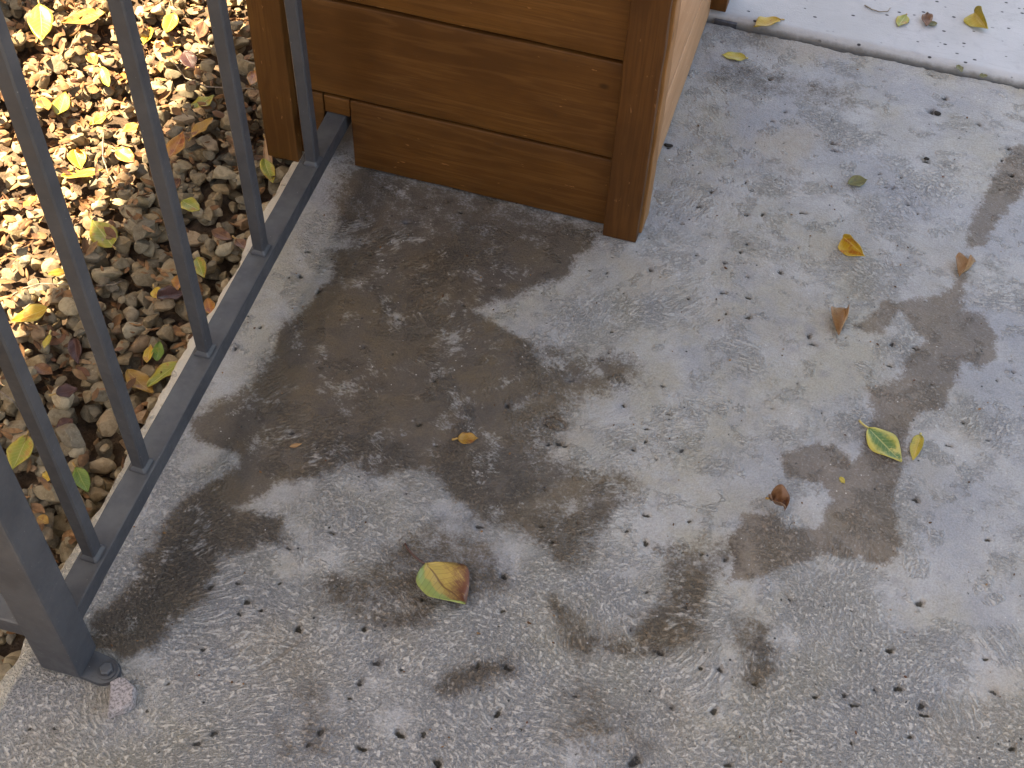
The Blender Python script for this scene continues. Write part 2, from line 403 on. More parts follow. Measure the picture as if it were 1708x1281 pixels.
TRAIL = [
 [(1700,240),(1720,250),(1720,300),(1695,330),(1660,380),(1640,410),(1615,415),(1615,390),(1640,330),(1660,290),(1680,260)],
 [(1605,425),(1625,430),(1622,450),(1606,470),(1612,518),(1635,525),(1662,560),(1660,600),(1640,612),(1602,600),(1595,640),(1570,680),(1530,690),(1515,720),(1500,790),(1490,830),(1500,870),(1495,930),(1460,945),(1420,925),(1370,925),(1300,950),(1255,970),(1215,965),(1220,900),(1245,860),(1290,855),(1310,880),(1370,880),(1390,830),(1370,805),(1310,790),(1310,760),(1350,740),(1390,740),(1420,770),(1450,740),(1450,690),(1448,650),(1500,635),(1520,590),(1545,570),(1500,520),(1470,555),(1440,555),(1425,540),(1465,520),(1470,500),(1510,505),(1560,495),(1590,480)],
]
PITS = """1165,344,5 1186,320,5 1244,304,4 1253,318,4 1245,359,5 1272,358,6 1246,407,4 1235,420,5 1208,439,4 1246,462,4 1206,488,6 1249,497,5 1148,498,4
1211,523,4 1248,529,7 1012,455,4 983,450,4 1040,489,3 1031,483,3 1085,450,5 904,488,3 1260,238,3 1307,238,3 1293,300,3 1020,553,4 1284,131,6 1309,186,4 1288,202,4
1390,239,6 1392,251,5 1544,268,7 1467,290,4 1503,295,4 1478,312,4 1489,313,4 1508,314,3 1577,164,8 1633,207,6 1672,266,5 1683,247,6 1688,292,6 1338,355,6 1515,341,3
1015,588,4 1004,599,4 952,635,4 846,677,5 1040,676,5 1105,644,4 915,741,4 942,744,5 932,740,6 1078,715,5 1056,749,5 1137,751,5 1077,736,4 1095,766,3 1078,858,6 1046,885,4
1150,868,5 1077,904,7 903,878,4 921,904,4 908,817,4 699,709,5 564,739,4 488,723,5 727,743,4 598,795,3 554,888,5 480,913,5 466,972,4 411,1003,7 435,1017,5 705,999,5
799,878,6 840,961,7 678,823,3 398,1023,5 351,978,6 396,972,5 338,1083,5 497,1048,8 628,1105,7 600,1138,6 607,1048,6 642,1042,4 356,1222,6 328,1240,6 534,1220,7 514,1242,5
603,1248,7 666,1224,8 706,1224,6 730,1272,9 669,1117,4 583,1164,4 838,1019,5 1145,1013,4 1100,1088,7 1201,1116,6 1191,1185,7 1059,1268,11 1052,1050,4 830,1190,7 1215,1275,6
1170,924,4 1210,932,5 845,1112,8 797,1109,6 1169,1114,5 1534,1006,8 1484,1085,7 1498,1148,7 1537,1177,7 1542,1193,6 1658,1154,6 1689,1248,6 1424,1176,6 1360,1162,5 1408,1160,5
1644,1099,5 1459,1151,4 1317,1000,4 1518,1229,5 1258,1141,5 1420,1019,3 1349,560,6 1356,574,6 1488,574,6 1526,580,6 1484,610,5 1606,705,4 1648,734,4 1301,454,6 1527,834,6
1647,900,5 1582,743,5 1287,682,3 393,581,5 501,460,6 532,485,6 482,462,4 512,419,6 618,423,5 608,579,4 655,590,4 529,603,3 726,635,4 665,531,5 774,509,5 679,371,6 769,354,5
602,408,4 1555,186,8 1115,246,5 1136,372,4 1400,548,5 1330,205,3 1600,230,3 1420,1240,4 960,1160,4 1330,640,3 1690,620,4 1120,1180,4 245,1185,4 280,1140,4 90,1215,4 48,1215,4"""
PITS = [tuple(float(v) for v in t.split(',')) for t in PITS.split()]

X0, X1, Y0 = -.058, 1.22, -1.0
NX, NY = 740, 900
xs = np.linspace(0, 1, NX); ys = np.linspace(0, 1, NY)
U, V = np.meshgrid(xs, ys, indexing='ij')
GX = X0 + U*(X1-X0)
yj = YB + DJ*math.cos(TH) - math.tan(TH)*(GX - DJ*math.sin(TH)) - .004
GY = Y0 + V*(yj-Y0)
# crumbled left and far edges
el = np.clip(1-(GX-X0)/.02, 0, 1)
GX = GX + el*(vnoise(GX*0, GY, 14, 3)*.016 + vnoise(GX*0, GY, 90, 4)*.005)
ef = np.clip(1-(yj-GY)/.02, 0, 1)
GY = GY + ef*(vnoise(GX, GY*0, 22, 5)*.008 + vnoise(GX, GY*0, 120, 6)*.005)
ppm = FPX/np.sqrt((GX-CAM[0])**2+(GY-CAM[1])**2+CAM[2]**2)
Z = vnoise(GX, GY, 5, 11)*.0030 + vnoise(GX, GY, 40, 12)*.0011 + vnoise(GX, GY, 160, 13, 2)*.0008
pit = np.zeros_like(GX); halo = np.zeros_like(GX)
allp = [(*at(px, py)[:2], r*.92/1480, 1.0) for px, py, r in PITS]
for k in range(200):
    allp.append((rng.uniform(X0+.02, X1), rng.uniform(Y0, .54), abs(rng.normal(0, .0007))+.0010, 0))
lx, ly = xs*(X1-X0)+X0, None
for i, (cx, cy, R, h) in enumerate(allp):
    i0, i1 = np.searchsorted(lx, [cx-R*5, cx+R*5]); i0 = max(i0, 0); i1 = min(i1+1, NX)
    if i1-i0 < 2: continue
    jy = GY[(i0+i1)//2]; j0, j1 = np.searchsorted(jy, [cy-R*5, cy+R*5]); j1 = min(j1+1, NY)
    if j1-j0 < 2: continue
    dx = GX[i0:i1, j0:j1]-cx; dy = GY[i0:i1, j0:j1]-cy
    an = np.arctan2(dy, dx); ph = rng.uniform(0, 6.3, 3); el_ = rng.uniform(.65, 1.15)
    rr = np.hypot(dx*el_, dy/el_)/(R*(1+.25*np.sin(2*an+ph[0])+.16*np.sin(3*an+ph[1])+.1*np.sin(5*an+ph[2])))
    dep = np.clip(1-rr**2.2, 0, 1)
    Z[i0:i1, j0:j1] -= dep**.6*min(R*1.1, .006)
    pit[i0:i1, j0:j1] = np.maximum(pit[i0:i1, j0:j1], np.clip(1.35-rr, 0, 1)*(1 if h or R > .0016 else .8))
    if h and rng.random() < .45: halo[i0:i1, j0:j1] = np.maximum(halo[i0:i1, j0:j1], np.clip(1-rr/4.2, 0, 1)**1.6*rng.uniform(.3, 1))
# an oval stone set in the surface, a shallow gouge
for (px, py, a, b, ang, dep) in [(924, 705, .0135, .0075, -.2, -.004), (472, 1085, .042, .0045, 1.02, -.0035), (1555, 188, .013, .005, -.3, -.003)]:
    c = at(px, py); dx, dy = GX-c[0], GY-c[1]; ca, sa = math.cos(ang), math.sin(ang)
    rr = np.hypot((dx*ca+dy*sa)/a, (-dx*sa+dy*ca)/b)
    Z += dep*(np.exp(-((rr-1)/.22)**2) if py == 705 else np.clip(1-rr**2, 0, 1))
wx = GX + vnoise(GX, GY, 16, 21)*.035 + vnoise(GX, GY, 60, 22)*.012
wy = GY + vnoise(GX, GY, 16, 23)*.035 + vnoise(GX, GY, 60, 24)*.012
damp = np.zeros_like(GX)  # holds the damp stains and the painted shade before the planter
for st, so_, pl in DAMP_SHADE:
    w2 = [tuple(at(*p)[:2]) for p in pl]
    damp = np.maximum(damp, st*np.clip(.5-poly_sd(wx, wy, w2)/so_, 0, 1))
trail = np.zeros_like(GX)
tx = GX + vnoise(GX, GY, 50, 25)*.010; ty = GY + vnoise(GX, GY, 50, 26)*.010
for pl in TRAIL:
    w2 = [tuple(at(*p)[:2]) for p in pl]
    trail = np.maximum(trail, np.clip(.5-poly_sd(tx, ty, w2)/.03, 0, 1))
rim = np.clip(1-(GX-X0)/.022, 0, 1)
rough = np.clip((-.30-GY)/.25, 0, 1)*.8 + np.clip((GX-.15)/.3, 0, 1)*.1

def grid_mesh(name, GX, GY, Z, attrs):
    nx, ny = GX.shape
    me = bpy.data.meshes.new(name)
    co = np.stack([GX, GY, Z], -1).reshape(-1, 3).astype(np.float32)
    idx = np.arange(nx*ny).reshape(nx, ny)
    q = np.stack([idx[:-1, :-1], idx[1:, :-1], idx[1:, 1:], idx[:-1, 1:]], -1).reshape(-1, 4)
    me.vertices.add(len(co)); me.vertices.foreach_set('co', co.ravel())
    me.loops.add(q.size); me.loops.foreach_set('vertex_index', q.ravel().astype(np.int32))
    me.polygons.add(len(q)); me.polygons.foreach_set('loop_start', (np.arange(len(q))*4).astype(np.int32))
    me.update(calc_edges=True); me.validate()
    me.polygons.foreach_set('use_smooth', np.ones(len(q), bool))
    for k, a in attrs.items():
        at_ = me.attributes.new(k, 'FLOAT', 'POINT'); at_.data.foreach_set('value', a.ravel().astype(np.float32))
    return me

# skirt columns: the edge goes down into the gravel on the left
def pad(A, how):
    left = np.repeat(A[:1], 5, 0)
    if how == 'x': left = left - np.array([.0028, .005, .006, .008, .012])[::-1][:, None]
    if how == 'z': left = left + np.array([-.0012, -.006, -.02, -.05, -.12])[::-1][:, None]
    return np.concatenate([left, A], 0)
PX, PY, PZ = pad(GX, 'x'), pad(GY, ''), pad(Z, 'z')
def padf(A, how=None):                                   # far edge drops into the joint
    e = np.repeat(A[:, -1:], 3, 1)
    if how == 'y': e = e + np.array([.001, .002, .003])
    if how == 'z': e = e + np.array([-.003, -.01, -.06])
    return np.concatenate([A, e], 1)
PX, PY, PZ = padf(PX), padf(PY, 'y'), padf(PZ, 'z')
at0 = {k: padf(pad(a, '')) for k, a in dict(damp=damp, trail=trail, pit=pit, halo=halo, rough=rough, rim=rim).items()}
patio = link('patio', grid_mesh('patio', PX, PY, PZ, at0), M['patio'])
tag(patio, kind='structure')
# the same slab further out, beyond what the camera covers
bm = bmesh.new()
for (a0, a1, b0, b1) in [(X1, 3.2, -2.3, None), (X0-.004, X1, -2.3, Y0)]:
    f = lambda x: (joint_y(x)-.004)
    vv = [bm.verts.new((a0, b0, 0)), bm.verts.new((a1, b0, 0)), bm.verts.new((a1, b1 if b1 is not None else f(a1), 0)), bm.verts.new((a0, b1 if b1 is not None else f(a0), 0))]
    bm.faces.new(vv)
    lo = [bm.verts.new((v.co.x, v.co.y, -.12)) for v in vv]
    for i in range(4): bm.faces.new((vv[i], lo[i], lo[(i+1) % 4], vv[(i+1) % 4]))
pe = link('patio_margin', mesh_bm('patio_margin', bm), M['patio']); tag(pe, kind='structure')

# ------------------------------------------------------------------ pale walkway slab beyond the joint
NXW, NYW = 360, 150
U, V = np.meshgrid(np.linspace(-.06, 3.2, NXW), np.concatenate([np.linspace(0, .03, 36), np.linspace(.035, 1.6, NYW-36)]), indexing='ij')
jy = YB + DJ*math.cos(TH) - math.tan(TH)*(U - DJ*math.sin(TH)) + .003 + vnoise(U, V*0, 10, 31)*.003
WY = jy + V; RN = .016
d = np.clip(RN - V, 0, RN)
WZ = .0105 - (RN - np.sqrt(np.maximum(RN*RN - d*d, 0)))*1.15 + vnoise(U, WY, 8, 32)*.002 + vnoise(U, WY, 70, 33)*.0006
WZ[:, 0] -= .06
gr = np.clip(1 - V/.009, 0, 1)  # darkest at the joint, fading out up the rounded edge
walk = link('walkway', grid_mesh('walkway', U, WY, WZ, {'joint_dark': gr}), M['walk']); tag(walk, kind='structure')

# ------------------------------------------------------------------ planter box
def setgrain(me, order):
    """vector attribute with the board's long axis first"""
    n = len(me.vertices); co = np.zeros(n*3, np.float32); me.vertices.foreach_get('co', co); co = co.reshape(-1, 3)[:, order]
    a = me.attributes.new('grain', 'FLOAT_VECTOR', 'POINT'); a.data.foreach_set('vector', co.ravel())

def board(name, lo, hi, mat, parent, order, bev=.0018, wob=.0006, seed=0, cell=.03):
    bm = bmesh.new(); box_bm(lo, hi, 0, bm=bm)
    bmesh.ops.bevel(bm, geom=list(bm.edges), offset=bev, segments=2, affect='EDGES', profile=.6)
    subdiv_long(bm, cell)
    warp(bm, wob, 22, seed)
    me = mesh_bm(name, bm, True); setgrain(me, order)
    return link(name, me, mat, parent)

L, XL, TW, REC, Z1, Z2, ZB, ZT = .4068, -.0979, .0441, .0161, .115, .2601, .0045, .083
bx = empty('wooden_planter_box', (0, YB, 0), -TH)
tag(bx, 'brown stained wooden planter box with horizontal planks around the end of the fence', 'planter')
AX, AY, AZ = [0, 1, 2], [1, 0, 2], [2, 0, 1]
PH = Z2 - Z1; BH = .022; gap = .0022
DEP = .54                                               # depth of the box
# front planks; the lowest is cut round the rail
board('plank', (.0195, REC, ZB), (L-.012, REC+BH, Z1-gap), M['wood'], bx, AX, seed=1)
board('plank', (-.0165, REC+.001, ZT+.002), (.0182, REC+BH, Z1-gap-.0006), M['wood'], bx, AX, seed=2)
board('plank', (XL+.012, REC+.0005, ZB+.002), (-.0178, REC+BH, Z1-gap-.0003), M['wood'], bx, AX, seed=3)
top = Z1
for k in range(4):
    board('plank', (XL+.012, REC+(.0004 if k % 2 else -.0003), top+gap), (L-.012, REC+BH, top+PH-gap), M['wood'], bx, AX, seed=5+k); top += PH
# right side planks, then left side and back
SP = L-.0085
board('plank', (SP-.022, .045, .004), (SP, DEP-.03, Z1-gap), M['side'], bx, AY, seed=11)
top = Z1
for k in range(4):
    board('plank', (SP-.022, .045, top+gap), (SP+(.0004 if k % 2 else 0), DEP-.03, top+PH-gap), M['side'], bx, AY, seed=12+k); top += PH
zlo = [.004, Z1, Z1+PH, Z1+2*PH, Z1+3*PH]; zhi = [Z1, Z1+PH, Z1+2*PH, Z1+3*PH, Z1+4*PH]
for k in range(5):
    board('plank', (XL+.006, .045, zlo[k]+gap), (XL+.028, DEP-.03, zhi[k]-gap), M['wood'], bx, AY, seed=31+k)
    board('plank', (XL+.03, DEP-.026, max(zlo[k], .02)+gap), (SP-.03, DEP-.006, zhi[k]-gap), M['wood'], bx, AX, seed=41+k)
HT = Z1+4*PH+.002
# corner trims: front faces, then the boards that wrap each side
board('corner_trim', (L-TW, 0, .0012), (L, .0158, HT), M['trim2'], bx, AZ, seed=21, wob=.0009, cell=.02)
board('corner_trim', (L-.014, .0188, .0015), (L+.0035, .058, HT), M['edge'], bx, AZ, seed=22, wob=.0014, cell=.02)
board('corner_trim', (XL, 0, .001), (XL+TW, .0158, HT), M['trim'], bx, AZ, seed=23)
board('corner_trim', (XL-.004, .0188, -.02), (XL+.012, .058, HT), M['trim'], bx, AZ, seed=24)
board('corner_trim', (L-.012, DEP-.058+.01, .017), (L+.0155, DEP+.012, HT), M['trim'], bx, AZ, seed=25)
board('corner_trim', (XL-.004, DEP-.04, -.02), (XL+.012, DEP+.012, HT), M['trim'], bx, AZ, seed=26)
for (a0, a1, b0, b1, o) in [(XL-.02, L+.02, -.015, .05, AX), (XL-.02, L+.02, DEP-.04, DEP+.025, AX), (XL-.02, XL+.045, .052, DEP-.042, AY), (L-.045, L+.02, .052, DEP-.042, AY)]:
    board('rim_board', (a0, b0, HT), (a1, b1, HT+.03), M['trim'], bx, o, seed=51)

# ------------------------------------------------------------------ metal fence
S, BW, RW, RH = .16, .015, .0266, .0227
YP, PW, PXR, PXL = -.6843, .036, .0152, -.0268
fe = empty('metal_fence', (0, 0, 0)); fe.rotation_euler = (0, -.0144, 0)
tag(fe, 'dark grey metal railing with square bars and corner post along the patio edge', 'fence')

def bar_mesh(wd, z0, z1, fl=.0030):
    bm = bmesh.new(); h = wd/2; c = .0016; rings = []
    zs = [(z0, fl), (z0+.002, fl*.8), (z0+.0055, .0002)] + [(z0+.0055+(z1-z0-.0055)*i/16, 0) for i in range(1, 17)]
    for z, e in zs:
        k = h+e; r = []
        for sx, sy in ((1, 1), (-1, 1), (-1, -1), (1, -1)):
            pts = [(sx*k, sy*(k-c)), (sx*(k-c), sy*k)]
            if sx*sy < 0: pts = pts[::-1]
            r += pts
        j = .0004 if z > z0+.006 else .0022
        rings.append([bm.verts.new((x+mn.noise((x*60, y*60, z*9))*j, y+mn.noise((x*60, y*60+5, z*9))*j, z)) for x, y in r])
    for a, b in zip(rings, rings[1:]):
        for i in range(8): bm.faces.new((a[i], a[(i+1) % 8], b[(i+1) % 8], b[i]))
    bm.faces.new(rings[0]); bm.faces.new(rings[-1])
    return mesh_bm('bar', bm)
ZTOP = .98
for n, y in enumerate([0, -S, -2*S, -3*S, -3*S-.1088]):
    o = link('bar', bar_mesh(BW, ZT+.0006, ZTOP), M['paint'], fe); o.location = (.0035 if n == 0 else 0, y, 0)
for n in range(3):
    o = link('bar', bar_mesh(BW, ZT+.0006, ZTOP), M['paint'], fe); o.location = (PXL-.115-n*S, YP+PW/2, 0)

def railm(lo, hi):
    bm = bmesh.new(); box_bm(lo, hi, .0022, 2, bm); subdiv_long(bm, .04); warp(bm, .0005, 25, 4)
    return mesh_bm('rail', bm, False)
link('rail', railm((-RW/2, YP+PW-.001, ZT-RH), (RW/2, YB+REC+.045, ZT)), M['paint'], fe)
link('rail', railm((-RW/2-.006, YP+PW-.001, ZTOP), (RW/2+.006, YB-.003, ZTOP+RH)), M['paint'], fe)
link('rail', railm((-.9, YP+PW/2-RW/2, ZT-RH), (PXL+.001, YP+PW/2+RW/2, ZT)), M['paint'], fe)
link('rail', railm((-.9, YP+PW/2-RW/2, ZTOP), (PXL+.001, YP+PW/2+RW/2, ZTOP+RH)), M['paint'], fe)
bm = bmesh.new(); box_bm((PXL, YP, .0062), (PXR, YP+PW, ZTOP+.04), .0028, 2, bm)
link('post', mesh_bm('post', bm), M['paint'], fe)
# foot plate with rounded ends and bolts
def foot():
    bm = bmesh.new(); n = 14; hl, hw, t = .0195, .0135, .0046; ring = []
    for sgn in (1, -1):
        for k in range(n):
            a = -math.pi/2 + math.pi*k/(n-1)
            ring.append((sgn*(hl + hw*math.cos(a)), sgn*hw*math.sin(a)))
    lo = [bm.verts.new((x, y, .0005)) for x, y in ring]; hi = [bm.verts.new((x*.98, y*.96, t)) for x, y in ring]
    bm.faces.new(lo[::-1]); bm.faces.new(hi)
    for i in range(len(ring)): bm.faces.new((lo[i], lo[(i+1) % len(ring)], hi[(i+1) % len(ring)], hi[i]))
    bmesh.ops.triangulate(bm, faces=bm.faces); subdiv_long(bm, .006); warp(bm, .0005, 150, 2)
    return mesh_bm('foot_plate', bm)
fp = link('foot_plate', foot(), M['paint'], fe); fp.location = (.004, YP+PW/2+.001, 0); fp.rotation_euler = (0, 0, -.12); fp.scale = (1.36, 1.12, 1.1)
for sx in (1, -1):
    bm = bmesh.new(); rings = []
    for z, r, n in ((.0046, .0088, 18), (.0062, .0086, 18), (.0064, .0062, 6), (.0104, .0060, 6), (.0112, .0050, 6)):
        rings.append([bm.verts.new((r*math.cos((k+.3)*math.tau/n), r*math.sin((k+.3)*math.tau/n), z)) for k in range(n)])
    for a, b in zip(rings, rings[1:]):
        n = len(a)
        if len(b) == n:
            for i in range(n): bm.faces.new((a[i], a[(i+1) % n], b[(i+1) % n], b[i]))
    bm.faces.new(rings[1]); bm.faces.new(rings[-1])
    o = link('bolt', mesh_bm('bolt', bm, False), M['paint'], fp); o.location = (sx*.0235, 0, 0); o.scale = (.8, 1, 1)

# ------------------------------------------------------------------ gravel bed
SOIL = -.062
bm = bmesh.new()
nx, ny = 70, 130
gv = [[bm.verts.new((-3.2+3.13*(i/(nx-1))**.35, -1.4+3.2*j/(ny-1), 0)) for j in range(ny)] for i in range(nx)]
for r_ in gv:
    for v in r_: v.co.z = SOIL + .010*mn.noise(v.co*7) + .004*mn.noise(v.co*30)
for i in range(nx-1):
    for j in range(ny-1): bm.faces.new((gv[i][j], gv[i+1][j], gv[i+1][j+1], gv[i][j+1]))
soil = link('ground', mesh_bm('ground', bm, True), M['soil']); tag(soil, kind='structure')
# the land goes on all round, below the slabs and the gravel
bm = bmesh.new(); vv = [bm.verts.new(p) for p in ((-90, -90, -.14), (90, -90, -.14), (90, 90, -.14), (-90, 90, -.14))]; bm.faces.new(vv)
tag(link('terrain', mesh_bm('terrain', bm), mat_plain('dry_ground', (.30, .24, .17), .95, .4, 3)), kind='structure')

def pebble_verts(seed, sub):
    r = np.random.default_rng(seed)
    bm = bmesh.new(); bmesh.ops.create_icosphere(bm, subdivisions=sub, radius=1)
    co = np.array([v.co[:] for v in bm.verts]); fa = [[v.index for v in f.verts] for f in bm.faces]; bm.free()
    for _ in range(13):
        n = r.normal(size=3); n /= np.linalg.norm(n); d = r.uniform(.42, .82)
        k = np.clip(co@n - d, 0, None); co = co - k[:, None]*n*.92
    ph = r.uniform(0, 6, 3)
    co /= np.abs(co).max(0)
    return co, np.array(fa)

NPROT = 30
PROT = [pebble_verts(100+k, 3) for k in range(NPROT)]
PROTL = [pebble_verts(100+k, 2) for k in range(NPROT)]
TONES = np.concatenate([np.linspace(0, .99, NPROT-6), np.array([.2, .25, .3, .62, .68, .9])])
CELL = .003
HX0, HX1, HY0, HY1 = -.86, -.066, -.95, .80
hx = np.arange(HX0, HX1, CELL); hy = np.arange(HY0, HY1, CELL)
H = np.full((len(hx), len(hy)), SOIL+.002); ID = np.full(H.shape, -1)
def drop(x, y, a, b, c, yaw, k, sink=.10):
    R = max(a, b)
    i0, i1 = np.searchsorted(hx, [x-R, x+R]); j0, j1 = np.searchsorted(hy, [y-R, y+R])
    if i1-i0 < 2 or j1-j0 < 2: return None
    X, Y = np.meshgrid(hx[i0:i1]-x, hy[j0:j1]-y, indexing='ij'); cs, sn = math.cos(yaw), math.sin(yaw)
    q = ((X*cs+Y*sn)/a)**2 + ((-X*sn+Y*cs)/b)**2; m = q < .8
    if not m.any(): return None
    prof = c*np.sqrt(np.clip(1-q, 0, 1))
    sub = H[i0:i1, j0:j1]
    z = np.quantile((sub + prof)[m], .80) - sink*c
    topz = z + prof*.9
    up = m & (topz > sub)
    sub[up] = topz[up]; ID[i0:i1, j0:j1][up] = k
    return z
peb = []
def add_pebble(x, y, s, k0=None):
    a = s*rng.uniform(.85, 1.35); b = s*rng.uniform(.7, 1.0); c = s*rng.uniform(.5, .8); yaw = rng.uniform(0, 6.283)
    z = drop(x, y, a, b, c, yaw, len(peb))
    if z is None: return
    peb.append((x, y, z, a, b, c, yaw, int(rng.integers(NPROT)), rng.uniform(-.35, .35), rng.uniform(-.35, .35)))
for layer, (num, lo, hi) in enumerate([(3000, .0085, .0155), (2600, .0085, .0175), (1300, .004, .0075)]):
    for _ in range(num):
        x = rng.uniform(HX0, HX1-.004); y = rng.uniform(HY0, HY1)
        # fewer stones where the dead leaves have gathered
        if layer and x < -.27 and y > -.25 and rng.random() < .72: continue
        if H[min(int((x-HX0)/CELL), len(hx)-1), min(int((y-HY0)/CELL), len(hy)-1)] > (-.036 if layer < 2 else -.030): continue
        add_pebble(x, y, lo+(hi-lo)*rng.random()**1.3)
def project(P):
    v = np.array(P)-CAM; w_ = v@_fw
    return 854+FPX*(v@_r)/w_, 640.5-FPX*(v@_u)/w_
cnt = np.bincount(ID[ID >= 0], minlength=len(peb)).astype(float)
score = np.zeros(len(peb))
for k, p in enumerate(peb):
    qx, qy = project(p[:3])
    if -5 < qx < 1713 and -5 < qy < 1286 and qx < 100-.5737*(qy-964) and not (qy < 262 and qx > 405+.157*qy):
        score[k] = cnt[k]/np.linalg.norm(np.array(p[:3])-CAM)**2
single = set(np.argsort(-score)[:300].tolist())
pm = []
for k in range(NPROT):
    me = bpy.data.meshes.new('pebble'); me.from_pydata(PROT[k][0].tolist(), [], PROT[k][1].tolist())
    me.polygons.foreach_set('use_smooth', [True]*len(me.polygons)); me.set_sharp_from_angle(angle=.42)
    a = me.attributes.new('tone', 'FLOAT', 'POINT'); a.data.foreach_set('value', np.full(len(me.vertices), TONES[k], np.float32))
    me.materials.append(M['stone']); pm.append(me)
def stone_word(t):
    return ('dark grey', 'greyish tan', 'tan', 'mid grey', 'cream', 'reddish brown', 'pale cream', 'dark grey')[int(np.digitize(t, [.11, .31, .47, .61, .74, .86, .965]))]
bv, bf, bt, off = [], [], [], 0
for k, (x, y, z, a, b, c, yaw, pr, rx, ry) in enumerate(peb):
    if k in single:
        o = bpy.data.objects.new('pebble', pm[pr]); COL.objects.link(o)
        o.location = (x, y, z); o.rotation_euler = (rx, ry, yaw); o.scale = (a, b, c)
        wd = ('small ' if a < .0105 else 'large ' if a > .0165 else '') + ('elongated ' if a/b > 1.45 else 'round ' if a/b < 1.1 else '') + ('flat ' if c/b < .68 else '') + stone_word(TONES[pr])
        where = 'in the sunlit gravel' if x < -.285 else 'in the shaded gravel by the slab edge' if x > -.13 else 'in the shaded gravel'
        tag(o, '%s pebble lying %s' % (wd, where), 'pebble', 'pebbles of the gravel bed')
    else:
        co, fa = PROTL[pr]
        Rm = np.array(Euler((rx, ry, yaw)).to_matrix())
        bv.append((co*np.array([a, b, c]))@Rm.T + np.array([x, y, z])); bf.append(fa+off); bt.append(np.full(len(co), TONES[pr])); off += len(co)
me = bpy.data.meshes.new('gravel'); me.from_pydata(np.concatenate(bv).tolist(), [], np.concatenate(bf).tolist())
me.polygons.foreach_set('use_smooth', [True]*len(me.polygons)); me.set_sharp_from_angle(angle=.5)
a = me.attributes.new('tone', 'FLOAT', 'POINT'); a.data.foreach_set('value', np.concatenate(bt).astype(np.float32))
gravel = link('gravel', me, M['stone']); tag(gravel, 'small mixed grey and tan stones filling the bed beside the patio', 'gravel', kind='stuff')

def hz(x, y, r=.006, q=.8):
    i0, i1 = np.searchsorted(hx, [x-r, x+r]); j0, j1 = np.searchsorted(hy, [y-r, y+r])
    if i1 <= i0 or j1 <= j0: return -.04
    return float(np.quantile(H[i0:i1, j0:j1], q))

# dry leaf litter: curled chips, too many to count
lv_, lf_, lt_, off = [], [], [], 0
NL = 17000
for k in range(NL):
    x = rng.uniform(HX0, HX1-.004); y = rng.uniform(HY0, HY1)
    dens = .13 + .95*(1/(1+math.exp(-(-x-.30)/.05)))*(1/(1+math.exp(-(y+.30)/.15))) + .3*mn.noise((x*9, y*9, 3))
    if rng.random() > dens: continue
    Ln = .005 + .020*rng.random()**1.7; Wn = Ln*rng.uniform(.25, .6)
    cu = rng.uniform(.3, 2.6)*rng.choice([-1, 1]); nu, nv = 5, 3; yaw = rng.uniform(0, 6.283)
    P = []
    for i in range(nu):
        u = i/(nu-1)-.5; wd = Wn*(1-abs(2*u)**2.2)*.5+.0004
        for j in range(nv):
            v = j-1
            P.append((wd*v*math.cos(cu*.35), u*Ln, abs(v)*wd*math.sin(cu*.5)+cu*.18*u*u*Ln*4*.5 + rng.normal(0, .0004)))
    Rm = np.array(Euler((rng.normal(0, .35), rng.normal(0, .35), yaw)).to_matrix())
    P = np.array(P)@Rm.T
    P[:, 2] -= np.quantile(P[:, 2], .3); P += np.array([x, y, hz(x, y, Ln*.4, .72)+.0008])
    lv_.append(P); f = []
    for i in range(nu-1):
        for j in range(nv-1): q = i*nv+j; f.append((off+q, off+q+1, off+q+nv+1, off+q+nv))
    lf_ += f; lt_.append(np.full(len(P), rng.random())); off += len(P)
me = bpy.data.meshes.new('leaf_litter'); me.from_pydata(np.concatenate(lv_).tolist(), [], lf_)
me.polygons.foreach_set('use_smooth', [True]*len(me.polygons))
a = me.attributes.new('tone', 'FLOAT', 'POINT'); a.data.foreach_set('value', np.concatenate(lt_).astype(np.float32))
lit = link('leaf_litter', me, M['litter']); tag(lit, 'brown crumbled dead leaves scattered over the gravel', 'leaf litter', kind='stuff')

